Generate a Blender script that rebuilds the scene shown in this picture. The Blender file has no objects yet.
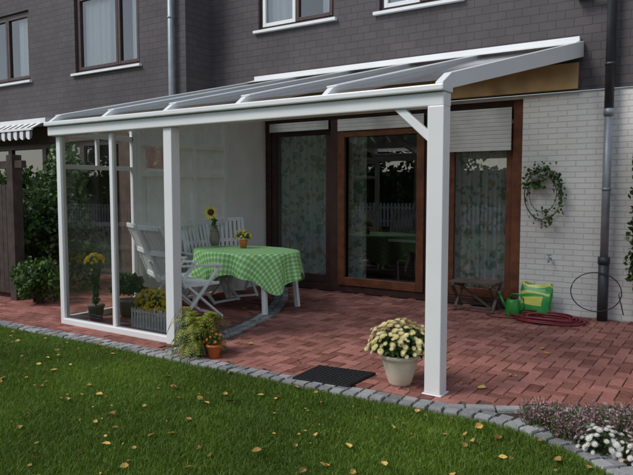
import bpy, math, random
import numpy as np
from mathutils import Vector, Matrix
random.seed(7); rng=np.random.default_rng(7)
sc=bpy.context.scene
rad=math.radians
# ------------------------------------------------------------ materials
MATS={}
def newmat(name):
    m=bpy.data.materials.new(name); m.use_nodes=True
    nt=m.node_tree; b=nt.nodes["Principled BSDF"]; MATS[name]=m
    return m,nt,b
def N(nt,t,**kw):
    n=nt.nodes.new(t)
    for k,v in kw.items(): setattr(n,k,v)
    return n
def col4(c): return (c[0],c[1],c[2],1)
def pos(nt,mode='obj'):
    if mode=='obj':
        return N(nt,'ShaderNodeTexCoord').outputs['Object']
    return N(nt,'ShaderNodeNewGeometry').outputs['Position']
def plain(name,c,rough=.5,var=.12,scale=6,bump=0,bscale=60,metal=0,spec=.5,island=0,c2=None,transl=0,dirt_or_sun=0):
    m,nt,b=newmat(name)
    b.inputs['Roughness'].default_value=rough; b.inputs['Metallic'].default_value=metal
    b.inputs['Specular IOR Level'].default_value=spec
    P=pos(nt)
    nz=N(nt,'ShaderNodeTexNoise'); nz.inputs['Scale'].default_value=scale; nz.inputs['Detail'].default_value=6
    nt.links.new(P,nz.inputs['Vector'])
    mx=N(nt,'ShaderNodeMix',data_type='RGBA')
    lo=[max(0,x*(1-var)) for x in c]; hi=[x*(1+var) for x in (c2 or c)]
    mx.inputs[6].default_value=col4(lo); mx.inputs[7].default_value=col4(hi)
    mr=N(nt,'ShaderNodeMapRange'); mr.inputs[1].default_value=.3; mr.inputs[2].default_value=.7
    nt.links.new(nz.outputs['Fac'],mr.inputs[0])
    fac=mr.outputs[0]
    if island:
        g=N(nt,'ShaderNodeNewGeometry')
        ma=N(nt,'ShaderNodeMath',operation='MULTIPLY'); ma.inputs[1].default_value=island
        nt.links.new(g.outputs['Random Per Island'],ma.inputs[0])
        mb_=N(nt,'ShaderNodeMath',operation='MULTIPLY'); mb_.inputs[1].default_value=1-island
        nt.links.new(fac,mb_.inputs[0])
        ad=N(nt,'ShaderNodeMath',operation='ADD'); nt.links.new(ma.outputs[0],ad.inputs[0]); nt.links.new(mb_.outputs[0],ad.inputs[1])
        fac=ad.outputs[0]
    nt.links.new(fac,mx.inputs[0]); last=mx.outputs[2]
    if dirt_or_sun:  # broad noise: dirt on hard surfaces, painted sunlit variation on grass
        n3=N(nt,'ShaderNodeTexNoise'); n3.inputs['Scale'].default_value=1.1; n3.inputs['Detail'].default_value=9; n3.inputs['Roughness'].default_value=.65
        nt.links.new(P,n3.inputs['Vector'])
        m3=N(nt,'ShaderNodeMapRange'); m3.inputs[1].default_value=.3; m3.inputs[2].default_value=.7; m3.inputs[3].default_value=1-dirt_or_sun; m3.inputs[4].default_value=1+dirt_or_sun*.6
        nt.links.new(n3.outputs['Fac'],m3.inputs[0])
        mm=N(nt,'ShaderNodeMix',data_type='RGBA',blend_type='MULTIPLY'); mm.inputs[0].default_value=1
        nt.links.new(last,mm.inputs[6]); nt.links.new(m3.outputs[0],mm.inputs[7]); last=mm.outputs[2]
    nt.links.new(last,b.inputs['Base Color'])
    if bump:
        n2=N(nt,'ShaderNodeTexNoise'); n2.inputs['Scale'].default_value=bscale; n2.inputs['Detail'].default_value=4
        nt.links.new(P,n2.inputs['Vector'])
        bp=N(nt,'ShaderNodeBump'); bp.inputs['Strength'].default_value=bump; bp.inputs['Distance'].default_value=.01
        nt.links.new(n2.outputs['Fac'],bp.inputs['Height']); nt.links.new(bp.outputs[0],b.inputs['Normal'])
    if transl:
        tr=N(nt,'ShaderNodeBsdfTranslucent'); nt.links.new(last,tr.inputs[0])
        ms=N(nt,'ShaderNodeMixShader'); ms.inputs[0].default_value=transl
        out=nt.nodes['Material Output']
        nt.links.new(b.outputs[0],ms.inputs[1]); nt.links.new(tr.outputs[0],ms.inputs[2]); nt.links.new(ms.outputs[0],out.inputs[0])
    return m
def wallbrick(name,c1,c2,mortar,w,h,ms,bump=.4,rough=.8,offset=.5,grime=.25,dist=.008):
    m,nt,b=newmat(name); b.inputs['Roughness'].default_value=rough
    P=pos(nt,'geo'); s=N(nt,'ShaderNodeSeparateXYZ'); nt.links.new(P,s.inputs[0])
    ad=N(nt,'ShaderNodeMath',operation='ADD'); nt.links.new(s.outputs[0],ad.inputs[0]); nt.links.new(s.outputs[1],ad.inputs[1])
    cb=N(nt,'ShaderNodeCombineXYZ'); nt.links.new(ad.outputs[0],cb.inputs[0]); nt.links.new(s.outputs[2],cb.inputs[1])
    br=N(nt,'ShaderNodeTexBrick',offset=offset); nt.links.new(cb.outputs[0],br.inputs['Vector'])
    br.inputs['Color1'].default_value=col4(c1);br.inputs['Color2'].default_value=col4(c2);br.inputs['Mortar'].default_value=col4(mortar)
    br.inputs['Scale'].default_value=1;br.inputs['Mortar Size'].default_value=ms;br.inputs['Mortar Smooth'].default_value=.3
    br.inputs['Brick Width'].default_value=w;br.inputs['Row Height'].default_value=h
    nz=N(nt,'ShaderNodeTexNoise'); nz.inputs['Scale'].default_value=1.3;nz.inputs['Detail'].default_value=8
    nt.links.new(P,nz.inputs['Vector'])
    mr=N(nt,'ShaderNodeMapRange');mr.inputs[1].default_value=.3;mr.inputs[2].default_value=.7;mr.inputs[3].default_value=1-grime;mr.inputs[4].default_value=1+grime*.5
    nt.links.new(nz.outputs['Fac'],mr.inputs[0])
    mx=N(nt,'ShaderNodeMix',data_type='RGBA',blend_type='MULTIPLY');mx.inputs[0].default_value=1
    nt.links.new(br.outputs['Color'],mx.inputs[6]);nt.links.new(mr.outputs[0],mx.inputs[7]);nt.links.new(mx.outputs[2],b.inputs['Base Color'])
    iv=N(nt,'ShaderNodeMath',operation='SUBTRACT');iv.inputs[0].default_value=1;nt.links.new(br.outputs['Fac'],iv.inputs[1])
    n2=N(nt,'ShaderNodeTexNoise');n2.inputs['Scale'].default_value=40;nt.links.new(P,n2.inputs['Vector'])
    a2=N(nt,'ShaderNodeMath',operation='MULTIPLY_ADD');a2.inputs[1].default_value=.35;nt.links.new(n2.outputs['Fac'],a2.inputs[0]);nt.links.new(iv.outputs[0],a2.inputs[2])
    bp=N(nt,'ShaderNodeBump');bp.inputs['Strength'].default_value=bump;bp.inputs['Distance'].default_value=dist
    nt.links.new(a2.outputs[0],bp.inputs['Height']);nt.links.new(bp.outputs[0],b.inputs['Normal'])
    return m
def glassmat(name,tint=(.92,.95,.95),base=.04,rough=0.0,diff=0,dcol=(.5,.55,.6)):
    m=bpy.data.materials.new(name); m.use_nodes=True; nt=m.node_tree; nt.nodes.clear(); MATS[name]=m
    out=N(nt,'ShaderNodeOutputMaterial'); tr=N(nt,'ShaderNodeBsdfTransparent'); tr.inputs[0].default_value=col4(tint)
    gl=N(nt,'ShaderNodeBsdfGlossy'); gl.inputs['Roughness'].default_value=rough
    fr=N(nt,'ShaderNodeFresnel'); fr.inputs[0].default_value=1.5
    ad=N(nt,'ShaderNodeMath',operation='ADD',use_clamp=True); ad.inputs[1].default_value=base; nt.links.new(fr.outputs[0],ad.inputs[0])
    ms=N(nt,'ShaderNodeMixShader'); nt.links.new(ad.outputs[0],ms.inputs[0]); 
    src=tr.outputs[0]
    if diff:
        df=N(nt,'ShaderNodeBsdfDiffuse'); df.inputs[0].default_value=col4(dcol)
        tl=N(nt,'ShaderNodeBsdfTranslucent'); tl.inputs[0].default_value=col4(dcol)
        ms0=N(nt,'ShaderNodeMixShader'); ms0.inputs[0].default_value=.5
        nt.links.new(df.outputs[0],ms0.inputs[1]); nt.links.new(tl.outputs[0],ms0.inputs[2])
        m2=N(nt,'ShaderNodeMixShader'); m2.inputs[0].default_value=diff
        nt.links.new(src,m2.inputs[1]); nt.links.new(ms0.outputs[0],m2.inputs[2]); src=m2.outputs[0]
    nt.links.new(src,ms.inputs[1]); nt.links.new(gl.outputs[0],ms.inputs[2]); nt.links.new(ms.outputs[0],out.inputs[0])
    return m
siding=wallbrick('slate_siding',(.096,.083,.085),(.080,.070,.072),(.050,.044,.046),.20,.10,.005,bump=.5,rough=.75,grime=.22)
whitebrick=wallbrick('white_brick',(.80,.78,.73),(.75,.73,.68),(.64,.62,.57),.22,.066,.007,bump=.7,grime=.14)
plaster=plain('white_plaster',(.78,.78,.75),.85,.06,3,.25,90)
white=plain('white_aluminium',(.80,.81,.80),.32,.03,2,dirt_or_sun=.04)
whitep=plain('white_plastic',(.80,.81,.81),.4,.04,5)
whitewood=plain('white_painted_wood',(.80,.81,.79),.5,.06,8,.1,40)
shutterm=plain('roller_shutter_pvc',(.62,.62,.60),.5,.08,6)
wood=plain('mahogany_frame',(.15,.052,.024),.42,.35,9,.1,80)
wooddk=plain('dark_or_shaded_frame',(.055,.026,.021),.45,.3,9,.1,80)  # dark frames; also stands in for shadow on the left patio door
woodlt=plain('light_wood_board',(.42,.27,.12),.6,.2,5,.1,50)
woodfence=plain('fence_wood',(.050,.033,.026),.85,.4,7,.4,50)
benchm=plain('bench_wood',(.10,.07,.05),.7,.3,12,.2,80)
zinc=plain('zinc_grey',(.30,.33,.36),.45,.12,8,metal=.3)
darkpipe=plain('dark_grey_pipe',(.04,.045,.05),.5,.15,8)
rubber=plain('black_rubber',(.012,.012,.013),.75,.3,40,.3,200)
wirem=plain('wire_black',(.02,.02,.02),.5,.1)
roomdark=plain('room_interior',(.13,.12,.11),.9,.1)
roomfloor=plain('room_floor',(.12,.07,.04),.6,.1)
glass=glassmat('window_glass',base=.10)
glass2=glassmat('veranda_glass',tint=(.95,.97,.96),base=.02)
roofglass=glassmat('roof_glass',tint=(.84,.90,.94),base=.03,rough=.10,diff=.50,dcol=(.66,.76,.84))
terracotta=plain('terracotta',(.60,.17,.04),.6,.12,12)
cream=plain('cream_glaze',(.70,.64,.50),.25,.06,5)
greypot=plain('grey_pot',(.20,.17,.14),.6,.2,9)
soil=plain('garden_soil',(.045,.030,.020),.95,.4,25,.8,60)
groundm=plain('ground_earth',(.05,.075,.025),.95,.4,2,.5,20)
lawnm=plain('lawn_base',(.040,.080,.015),.95,.4,5,.6,60)
grassm=plain('grass_blades',(.060,.138,.010),.6,.3,1.0,island=.4,c2=(.185,.285,.030),transl=.40,dirt_or_sun=.28)  # large-scale noise paints sunlit and darker lawn patches into the blades
leafg=plain('leaf_green',(.035,.085,.015),.5,.35,3,island=.7,c2=(.09,.18,.03),transl=.25)
leafdk=plain('leaf_dark_green',(.022,.048,.014),.5,.35,3,island=.7,c2=(.055,.105,.025),transl=.2)
leafyg=plain('leaf_yellow_green',(.15,.20,.012),.5,.25,3,island=.7,c2=(.42,.44,.05),transl=.35)
stemm=plain('stem',(.07,.10,.03),.7,.2)
barkm=plain('bark',(.07,.05,.035),.9,.3,20,.5,60)
yel=plain('yellow_petals',(.80,.55,.02),.6,.1,20,island=.5,c2=(.88,.72,.04),transl=.25)
cry=plain('cream_yellow_petals',(.80,.66,.22),.6,.08,20,island=.6,c2=(.86,.82,.52),transl=.25)
whpet=plain('white_petals',(.72,.70,.72),.6,.06,20,island=.6,c2=(.84,.83,.85),transl=.25)
orapet=plain('orange_petals',(.75,.20,.02),.6,.1,20,island=.5,transl=.2)
heatherm=plain('heather_pink',(.30,.11,.18),.8,.3,20,island=.8,c2=(.62,.36,.44),transl=.3)
browncore=plain('flower_core',(.05,.025,.01),.9,.2,40)
autumn=plain('autumn_leaf',(.18,.08,.025),.8,.3,4,island=.9,c2=(.55,.37,.09))
paver=plain('red_paver',(.19,.068,.050),.88,.25,30,.4,120,island=.7,c2=(.36,.16,.13),dirt_or_sun=.30,spec=.25)
paver2=plain('brown_paver',(.19,.066,.050),.88,.25,30,.4,120,island=.7,c2=(.33,.14,.112),dirt_or_sun=.30,spec=.25)
sand=plain('joint_sand',(.10,.078,.062),.95,.3,40,.3,100)
cobble=plain('grey_cobble',(.17,.175,.175),.9,.25,25,.5,90,island=.7,c2=(.34,.34,.335),dirt_or_sun=.3)
canm=plain('green_plastic',(.02,.22,.03),.4,.1)
hosem=plain('red_hose',(.20,.02,.03),.45,.2,20)
rooftile=wallbrick('roof_tiles',(.06,.035,.03),(.05,.03,.028),(.02,.012,.01),.3,.3,.02)
def gingham():
    m,nt,b=newmat('gingham_cloth'); b.inputs['Roughness'].default_value=.8
    uv=N(nt,'ShaderNodeUVMap'); s=N(nt,'ShaderNodeSeparateXYZ'); nt.links.new(uv.outputs[0],s.inputs[0])
    outs=[]
    for i in (0,1):
        a=N(nt,'ShaderNodeMath',operation='MULTIPLY');a.inputs[1].default_value=15;nt.links.new(s.outputs[i],a.inputs[0])
        f=N(nt,'ShaderNodeMath',operation='FRACT');nt.links.new(a.outputs[0],f.inputs[0])
        g=N(nt,'ShaderNodeMath',operation='GREATER_THAN');g.inputs[1].default_value=.42;nt.links.new(f.outputs[0],g.inputs[0]);outs.append(g.outputs[0])
    ad=N(nt,'ShaderNodeMath',operation='ADD');nt.links.new(outs[0],ad.inputs[0]);nt.links.new(outs[1],ad.inputs[1])
    h=N(nt,'ShaderNodeMath',operation='MULTIPLY');h.inputs[1].default_value=.5;nt.links.new(ad.outputs[0],h.inputs[0])
    cr=N(nt,'ShaderNodeValToRGB');e=cr.color_ramp.elements
    e[0].position=0;e[0].color=(.70,.82,.58,1);e[1].position=.75;e[1].color=(.18,.52,.11,1)
    k=e.new(.3);k.color=(.36,.66,.26,1);cr.color_ramp.interpolation='CONSTANT'
    nt.links.new(h.outputs[0],cr.inputs[0]);nt.links.new(cr.outputs[0],b.inputs['Base Color'])
    return m
cloth=gingham()
def curtainmat(name,base,spots=True):
    m,nt,b=newmat(name); b.inputs['Roughness'].default_value=.9
    P=pos(nt); 
    c=N(nt,'ShaderNodeRGB'); c.outputs[0].default_value=col4(base); last=c.outputs[0]
    if spots:
        for k,(cc,sc_,th) in enumerate([((.26,.48,.34),11,.56),((.62,.46,.26),10,.62),((.16,.36,.30),15,.63)]):
            nz=N(nt,'ShaderNodeTexNoise');nz.inputs['Scale'].default_value=sc_;nz.inputs['Detail'].default_value=1
            mp=N(nt,'ShaderNodeMapping');mp.inputs['Location'].default_value=(k*7,k*3,k*5);mp.inputs['Scale'].default_value=(1,.3,.8);nt.links.new(P,mp.inputs[0]);nt.links.new(mp.outputs[0],nz.inputs['Vector'])
            mr=N(nt,'ShaderNodeMapRange');mr.inputs[1].default_value=th;mr.inputs[2].default_value=th+.05;mr.inputs[4].default_value=.8;nt.links.new(nz.outputs['Fac'],mr.inputs[0])
            mx=N(nt,'ShaderNodeMix',data_type='RGBA');nt.links.new(mr.outputs[0],mx.inputs[0]);nt.links.new(last,mx.inputs[6]);mx.inputs[7].default_value=col4(cc);last=mx.outputs[2]
    nt.links.new(last,b.inputs['Base Color'])
    return m
curt=curtainmat('patterned_curtain',(.82,.86,.82)); curtw=curtainmat('white_net_curtain',(.80,.82,.80),False)
def awnmat():
    m,nt,b=newmat('striped_fabric');b.inputs['Roughness'].default_value=.8
    P=pos(nt,'geo');s=N(nt,'ShaderNodeSeparateXYZ');nt.links.new(P,s.inputs[0])
    a=N(nt,'ShaderNodeMath',operation='MULTIPLY');a.inputs[1].default_value=5;nt.links.new(s.outputs[0],a.inputs[0])
    f=N(nt,'ShaderNodeMath',operation='FRACT');nt.links.new(a.outputs[0],f.inputs[0])
    g=N(nt,'ShaderNodeMath',operation='GREATER_THAN');g.inputs[1].default_value=.55;nt.links.new(f.outputs[0],g.inputs[0])
    mx=N(nt,'ShaderNodeMix',data_type='RGBA');nt.links.new(g.outputs[0],mx.inputs[0]);mx.inputs[6].default_value=(.75,.74,.70,1);mx.inputs[7].default_value=(.03,.03,.04,1)
    nt.links.new(mx.outputs[2],b.inputs['Base Color']);return m
awn=awnmat()
bagm=plain('bag_green',(.03,.30,.06),.35,.2,3); bagy=plain('bag_yellow',(.60,.60,.10),.35,.1,3)
# ------------------------------------------------------------ mesh helpers
class MB:
    def __init__(s): s.v=[];s.f=[];s.m=[];s.mats=[]
    def mi(s,mat):
        if mat not in s.mats: s.mats.append(mat)
        return s.mats.index(mat)
    def add(s,vs,fs,mat,M=None):
        o=len(s.v); k=s.mi(mat)
        for p in vs: s.v.append(tuple(M@Vector(p)) if M is not None else tuple(p))
        for f in fs: s.f.append([i+o for i in f]); s.m.append(k)
    def box(s,x0,x1,y0,y1,z0,z1,mat,M=None):
        vs=[(x,y,z) for z in (z0,z1) for y in (y0,y1) for x in (x0,x1)]
        s.add(vs,[(0,2,3,1),(4,5,7,6),(0,1,5,4),(2,6,7,3),(0,4,6,2),(1,3,7,5)],mat,M)
    def bar(s,a,b,w,h,mat,up=(0,0,1),M=None):
        a=Vector(a);b=Vector(b);d=(b-a).normalized();u=Vector(up);sd=d.cross(u)
        if sd.length<1e-4: sd=d.cross(Vector((0,1,0)))
        sd.normalize();u=sd.cross(d)
        vs=[p+sd*(i*w/2)+u*(j*h/2) for p in (a,b) for i,j in ((-1,-1),(1,-1),(1,1),(-1,1))]
        s.add(vs,[(3,2,1,0),(4,5,6,7),(0,1,5,4),(1,2,6,5),(2,3,7,6),(3,0,4,7)],mat,M)
    def tube(s,pts,r,mat,seg=8,M=None,r2=None):
        pts=[Vector(p) for p in pts];n=len(pts);vs=[];fs=[]
        for i,p in enumerate(pts):
            d=(pts[min(i+1,n-1)]-pts[max(i-1,0)]).normalized()
            ref=Vector((0,0,1)) if abs(d.z)<.9 else Vector((1,0,0))
            a=d.cross(ref).normalized();b=d.cross(a)
            rr=r if r2 is None else r+(r2-r)*i/(n-1)
            for k in range(seg):
                t=2*math.pi*k/seg;vs.append(p+a*rr*math.cos(t)+b*rr*math.sin(t))
        for i in range(n-1):
            for k in range(seg):
                k2=(k+1)%seg;fs.append((i*seg+k,i*seg+k2,(i+1)*seg+k2,(i+1)*seg+k))
        fs.append(tuple(range(seg))[::-1]);fs.append(tuple((n-1)*seg+k for k in range(seg)))
        s.add(vs,fs,mat,M)
    def lathe(s,prof,c,mat,seg=28,M=None):
        vs=[];fs=[];n=len(prof)
        for r,z in prof:
            for k in range(seg):
                t=2*math.pi*k/seg;vs.append((c[0]+r*math.cos(t),c[1]+r*math.sin(t),c[2]+z))
        for i in range(n-1):
            for k in range(seg):
                k2=(k+1)%seg;fs.append((i*seg+k,i*seg+k2,(i+1)*seg+k2,(i+1)*seg+k))
        s.add(vs,fs,mat,M)
    def leaf(s,p,size,mat,nrm=None,wid=.5):
        d=Vector(rng.normal(size=3)); 
        if nrm is not None: d=d*.6+Vector(nrm)
        d.normalize();a=d.cross(Vector(rng.normal(size=3))).normalized()
        L=size*(.7+.6*random.random());p=Vector(p);w=L*wid*.5
        s.add([p-d*L*.5,p+a*w+d*0.02*L,p+d*L*.5,p-a*w],[(0,1,2,3)],mat)
    def obj(s,name,parent=None,bevel=0,smooth=False):
        me=bpy.data.meshes.new(name);me.from_pydata(s.v,[],s.f)
        for m in s.mats: me.materials.append(m)
        me.polygons.foreach_set('material_index',s.m)
        if smooth: me.polygons.foreach_set('use_smooth',[True]*len(s.f))
        me.update();o=bpy.data.objects.new(name,me);sc.collection.objects.link(o)
        if parent: o.parent=parent
        if bevel:
            b=o.modifiers.new('bevel','BEVEL');b.width=bevel;b.segments=2;b.limit_method='ANGLE'
        return o
def empty(name,loc=(0,0,0)):
    e=bpy.data.objects.new(name,None);sc.collection.objects.link(e);e.location=(0,0,0);return e
def T(x,y,z=0,rz=0,s=1): return Matrix.Translation((x,y,z))@Matrix.Rotation(rad(rz),4,'Z')@Matrix.Scale(s,4)
# ------------------------------------------------------------ walls
def wall(mb,x0,x1,z0,z1,y,openings,mat,depth=.14):
    xs=sorted({x0,x1,*[o[0] for o in openings],*[o[1] for o in openings]}); zs=sorted({z0,z1,*[o[2] for o in openings],*[o[3] for o in openings]})
    for i in range(len(xs)-1):
        for j in range(len(zs)-1):
            cx=(xs[i]+xs[i+1])/2;cz=(zs[j]+zs[j+1])/2
            if any(o[0]<cx<o[1] and o[2]<cz<o[3] for o in openings): continue
            mb.add([(xs[i],y,zs[j]),(xs[i+1],y,zs[j]),(xs[i+1],y,zs[j+1]),(xs[i],y,zs[j+1])],[(0,1,2,3)],mat)
    for a,b,c,d in openings:
        Y=y+depth
        mb.add([(a,y,c),(a,Y,c),(a,Y,d),(a,y,d)],[(0,1,2,3)],mat)
        mb.add([(b,y,c),(b,y,d),(b,Y,d),(b,Y,c)],[(0,1,2,3)],mat)
        mb.add([(a,y,d),(a,Y,d),(b,Y,d),(b,y,d)],[(0,1,2,3)],mat)
        mb.add([(a,y,c),(b,y,c),(b,Y,c),(a,Y,c)],[(0,1,2,3)],mat)
def frame(mb,x0,x1,z0,z1,y,w,t,mat):
    mb.box(x0,x0+w,y,y+t,z0,z1,mat);mb.box(x1-w,x1,y,y+t,z0,z1,mat)
    mb.box(x0+w,x1-w,y+.002,y+t-.002,z1-w,z1,mat);mb.box(x0+w,x1-w,y+.002,y+t-.002,z0,z0+w,mat)
def curtain(mb,x0,x1,y,z0,z1,mat,waves=None,amp=.028):
    n=int((x1-x0)/.012);vs=[];fs=[];ph=random.random()*6
    for i in range(n+1):
        x=x0+(x1-x0)*i/n;dy=amp*math.sin(x*48+ph+1.2*math.sin(x*9))+amp*.4*math.sin(x*21)
        vs+= [(x,y+dy,z0),(x,y+dy*.8,z1)]
    for i in range(n): fs.append((2*i,2*i+2,2*i+3,2*i+1))
    mb.add(vs,fs,mat)
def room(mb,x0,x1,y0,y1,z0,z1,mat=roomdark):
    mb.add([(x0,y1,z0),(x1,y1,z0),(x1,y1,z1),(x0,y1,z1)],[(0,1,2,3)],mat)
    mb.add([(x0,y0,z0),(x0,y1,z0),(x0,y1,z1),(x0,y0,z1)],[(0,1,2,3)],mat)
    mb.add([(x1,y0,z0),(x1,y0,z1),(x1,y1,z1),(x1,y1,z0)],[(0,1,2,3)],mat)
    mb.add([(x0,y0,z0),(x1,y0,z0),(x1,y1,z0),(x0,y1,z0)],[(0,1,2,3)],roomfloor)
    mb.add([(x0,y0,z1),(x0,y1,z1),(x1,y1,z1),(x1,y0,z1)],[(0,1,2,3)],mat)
def upper_window(parent,nm,x0,x1,z0,z1,y,mull=(),sill=True,inner=None):
    inner=inner or white
    mb=MB();frame(mb,x0,x1,z0,z1,y+.05,.05,.07,wooddk)
    xs=[x0+.05,*mull,x1-.05]
    for i in range(len(xs)-1): frame(mb,xs[i]+.004,xs[i+1]-.004,z0+.054,z1-.054,y+.04,.055,.06,inner if i%2==0 else wooddk)
    if sill: mb.box(x0-.07,x1+.05,y-.06,y+.05,z0-.045,z0-.003,whitep)
    mb.obj(nm,parent,.004)
    g=MB()
    g.add([(x0+.05,y+.075,z0+.05),(x1-.05,y+.075,z0+.05),(x1-.05,y+.075,z1-.05),(x0+.05,y+.075,z1-.05)],[(0,1,2,3)],glass);g.obj(nm+'_glass',parent)
    c=MB();room(c,x0-.1,x1+.1,y+.145,y+2.5,z0-.3,z1+.1)
    curtain(c,x0+.03,x0+(x1-x0)*.50,y+.20,z0-.1,z1,curtw);curtain(c,x1-(x1-x0)*.22,x1-.03,y+.20,z0-.1,z1,curtw);c.obj(nm+'_room',parent)
# ---- main house
H=empty('row_house')
mb=MB()
ops=[(-6.38,-4.99,3.98,5.25),(-4.26,-3.08,3.95,5.25),(0.2,1.6,3.95,5.25)]
wall(mb,-7.36,6,2.66,6.4,8.0,ops,siding);mb.obj('siding_wall',H)
mb=MB();wall(mb,-7.36,6,-.1,2.66,8.02,[(-6.32,-2.27,-.02,2.62),(1.0,3.2,-.02,2.3)],whitebrick);mb.obj('brick_wall',H)
mb=MB()
mb.add([(-7.36,7.8,6.4),(6.2,7.8,6.4),(6.2,13,10),(-7.36,13,10)],[(0,1,2,3)],rooftile)
mb.add([(6,8.02,0),(6,14,0),(6,14,6.4),(6,8.02,6.4)],[(0,1,2,3)],siding)
mb.obj('pitched_roof',H)
upper_window(H,'window_upper',-6.38,-4.99,3.98,5.25,8.0,(-5.7,))
upper_window(H,'window_upper_right',-4.26,-3.08,3.95,5.25,8.0,(-3.67,))
upper_window(H,'window_upper_far',0.2,1.6,3.95,5.25,8.0,(.9,))
Y=8.08
mb=MB()
mb.box(-6.32,-6.22,Y,Y+.09,0,2.62,wooddk);mb.box(-2.40,-2.27,Y-.02,Y+.09,0,2.62,wood)
mb.box(-6.22,-2.40,Y,Y+.09,2.52,2.62,wooddk);mb.box(-6.22,-2.40,Y-.01,Y+.1,0,.10,wooddk)
mb.box(-5.10,-4.96,Y-.01,Y+.09,.1,2.52,wooddk);mb.box(-3.58,-3.26,Y-.01,Y+.09,.1,2.52,wooddk)
def sash(x0,x1,z0,z1,y,w,mat,wb=None):
    wb=wb or w
    mb.box(x0,x0+w,y,y+.06,z0,z1,mat);mb.box(x1-w,x1,y,y+.06,z0,z1,mat)
    mb.box(x0+w,x1-w,y+.002,y+.058,z1-w,z1,mat);mb.box(x0+w,x1-w,y+.002,y+.058,z0,z0+wb,mat)
sash(-6.215,-5.105,.105,2.42,Y+.02,.09,wooddk,.12)  # left sash: its shadow is put in by the darker brown
sash(-4.955,-3.585,.105,2.38,Y-.035,.11,wood,.12)
sash(-3.255,-2.405,.105,2.34,Y+.02,.08,wood,.12)
mb.box(-3.74,-3.715,Y-.075,Y-.035,.95,1.12,rubber)
mb.obj('patio_door_frame',H,.005)
mb=MB()
for x0,x1,zb in ((-6.20,-5.11,2.40),(-4.95,-3.59,2.36),(-3.25,-2.41,2.0)):
    z=zb
    yy=Y-.03 if zb>2.1 else Y-.04
    while z<2.53:
        h=min(.048,2.53-z)
        if h>.01: mb.box(x0,x1,yy-.02,yy,z,z+h-.004,shutterm)
        z+=.05
    mb.box(x0,x1,yy-.016,yy-.004,zb,2.53,shutterm)
mb.obj('roller_shutters',H,.003)
g=MB()
for x0,x1 in ((-6.13,-5.19),(-4.85,-3.69),(-3.18,-2.48)):
    g.add([(x0,Y+.045,.2),(x1,Y+.045,.2),(x1,Y+.045,2.36),(x0,Y+.045,2.36)],[(0,1,2,3)],glass)
g.obj('patio_door_glass',H)
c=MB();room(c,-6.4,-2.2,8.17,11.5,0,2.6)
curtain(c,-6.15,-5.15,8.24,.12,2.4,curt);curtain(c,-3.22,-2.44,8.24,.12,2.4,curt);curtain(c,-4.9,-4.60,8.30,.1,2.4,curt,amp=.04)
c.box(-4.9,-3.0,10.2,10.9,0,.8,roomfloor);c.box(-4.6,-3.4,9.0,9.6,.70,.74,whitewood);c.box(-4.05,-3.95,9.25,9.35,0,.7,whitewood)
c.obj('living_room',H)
c=MB()
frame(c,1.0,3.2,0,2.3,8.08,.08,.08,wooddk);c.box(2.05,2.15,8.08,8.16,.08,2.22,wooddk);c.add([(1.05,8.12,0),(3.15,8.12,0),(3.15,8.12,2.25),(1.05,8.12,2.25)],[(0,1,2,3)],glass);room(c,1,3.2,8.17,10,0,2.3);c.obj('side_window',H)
mb=MB();mb.box(-6.34,-1.63,7.955,7.995,2.68,2.98,woodlt);mb.obj('wall_board',H,.004)
# ---- neighbour house
NH=empty('row_house.001')
mb=MB()
wall(mb,-22,-7.36,2.80,6.4,7.4,[(-10.12,-8.42,3.60,4.98),(-14.2,-11.5,3.62,4.95)],siding)
mb.add([(-7.36,7.4,-.1),(-7.36,8.1,-.1),(-7.36,8.1,6.4),(-7.36,7.4,6.4)],[(0,1,2,3)],siding)
mb.add([(-22,7.2,6.4),(-7.3,7.2,6.4),(-7.3,12.4,10),(-22,12.4,10)],[(0,1,2,3)],rooftile)
mb.obj('siding_wall',NH)
mb=MB();wall(mb,-22,-7.36,-.1,2.80,7.42,[(-13.5,-9.0,0,2.4)],plain('brown_brick',(.10,.06,.045),.9,.3,5,.3,50));mb.obj('ground_floor_wall',NH)
mb=MB();frame(mb,-13.5,-9.0,0,2.4,7.47,.09,.08,wooddk)
for x in (-12.4,-11.25,-10.1): mb.box(x-.06,x+.06,7.472,7.55,.09,2.31,wooddk)
mb.obj('terrace_door_frame',NH)
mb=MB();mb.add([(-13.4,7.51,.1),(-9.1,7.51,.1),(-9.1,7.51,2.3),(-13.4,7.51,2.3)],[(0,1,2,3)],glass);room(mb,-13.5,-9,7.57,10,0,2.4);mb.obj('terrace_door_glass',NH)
upper_window(NH,'window_upper',-10.12,-8.42,3.60,4.98,7.4,(-9.0,),inner=wooddk)
upper_window(NH,'window_upper_left',-14.2,-11.5,3.62,4.95,7.4,(-13.2,-12.3),inner=wooddk)
mb=MB();mb.box(-16,-10.75,7.18,7.40,2.72,2.84,whitep)
mb.add([(-16,6.95,2.62),(-10.8,6.95,2.62),(-10.8,7.2,2.76),(-16,7.2,2.76)],[(0,1,2,3)],awn)
x=-16
while x<-10.85:
    w=.2;vs=[(x,6.95,2.62),(x+w,6.95,2.62)]+[(x+w/2+w/2*math.cos(t),6.945,2.50-.07*math.sin(t)) for t in np.linspace(0,math.pi,8)]
    mb.add(vs,[tuple([0]+list(range(len(vs)-1,1,-1))+[1])[::-1]],awn);x+=w
mb.box(-16,-10.8,6.93,6.96,2.60,2.64,whitep)
mb.obj('striped_awning')
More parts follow.
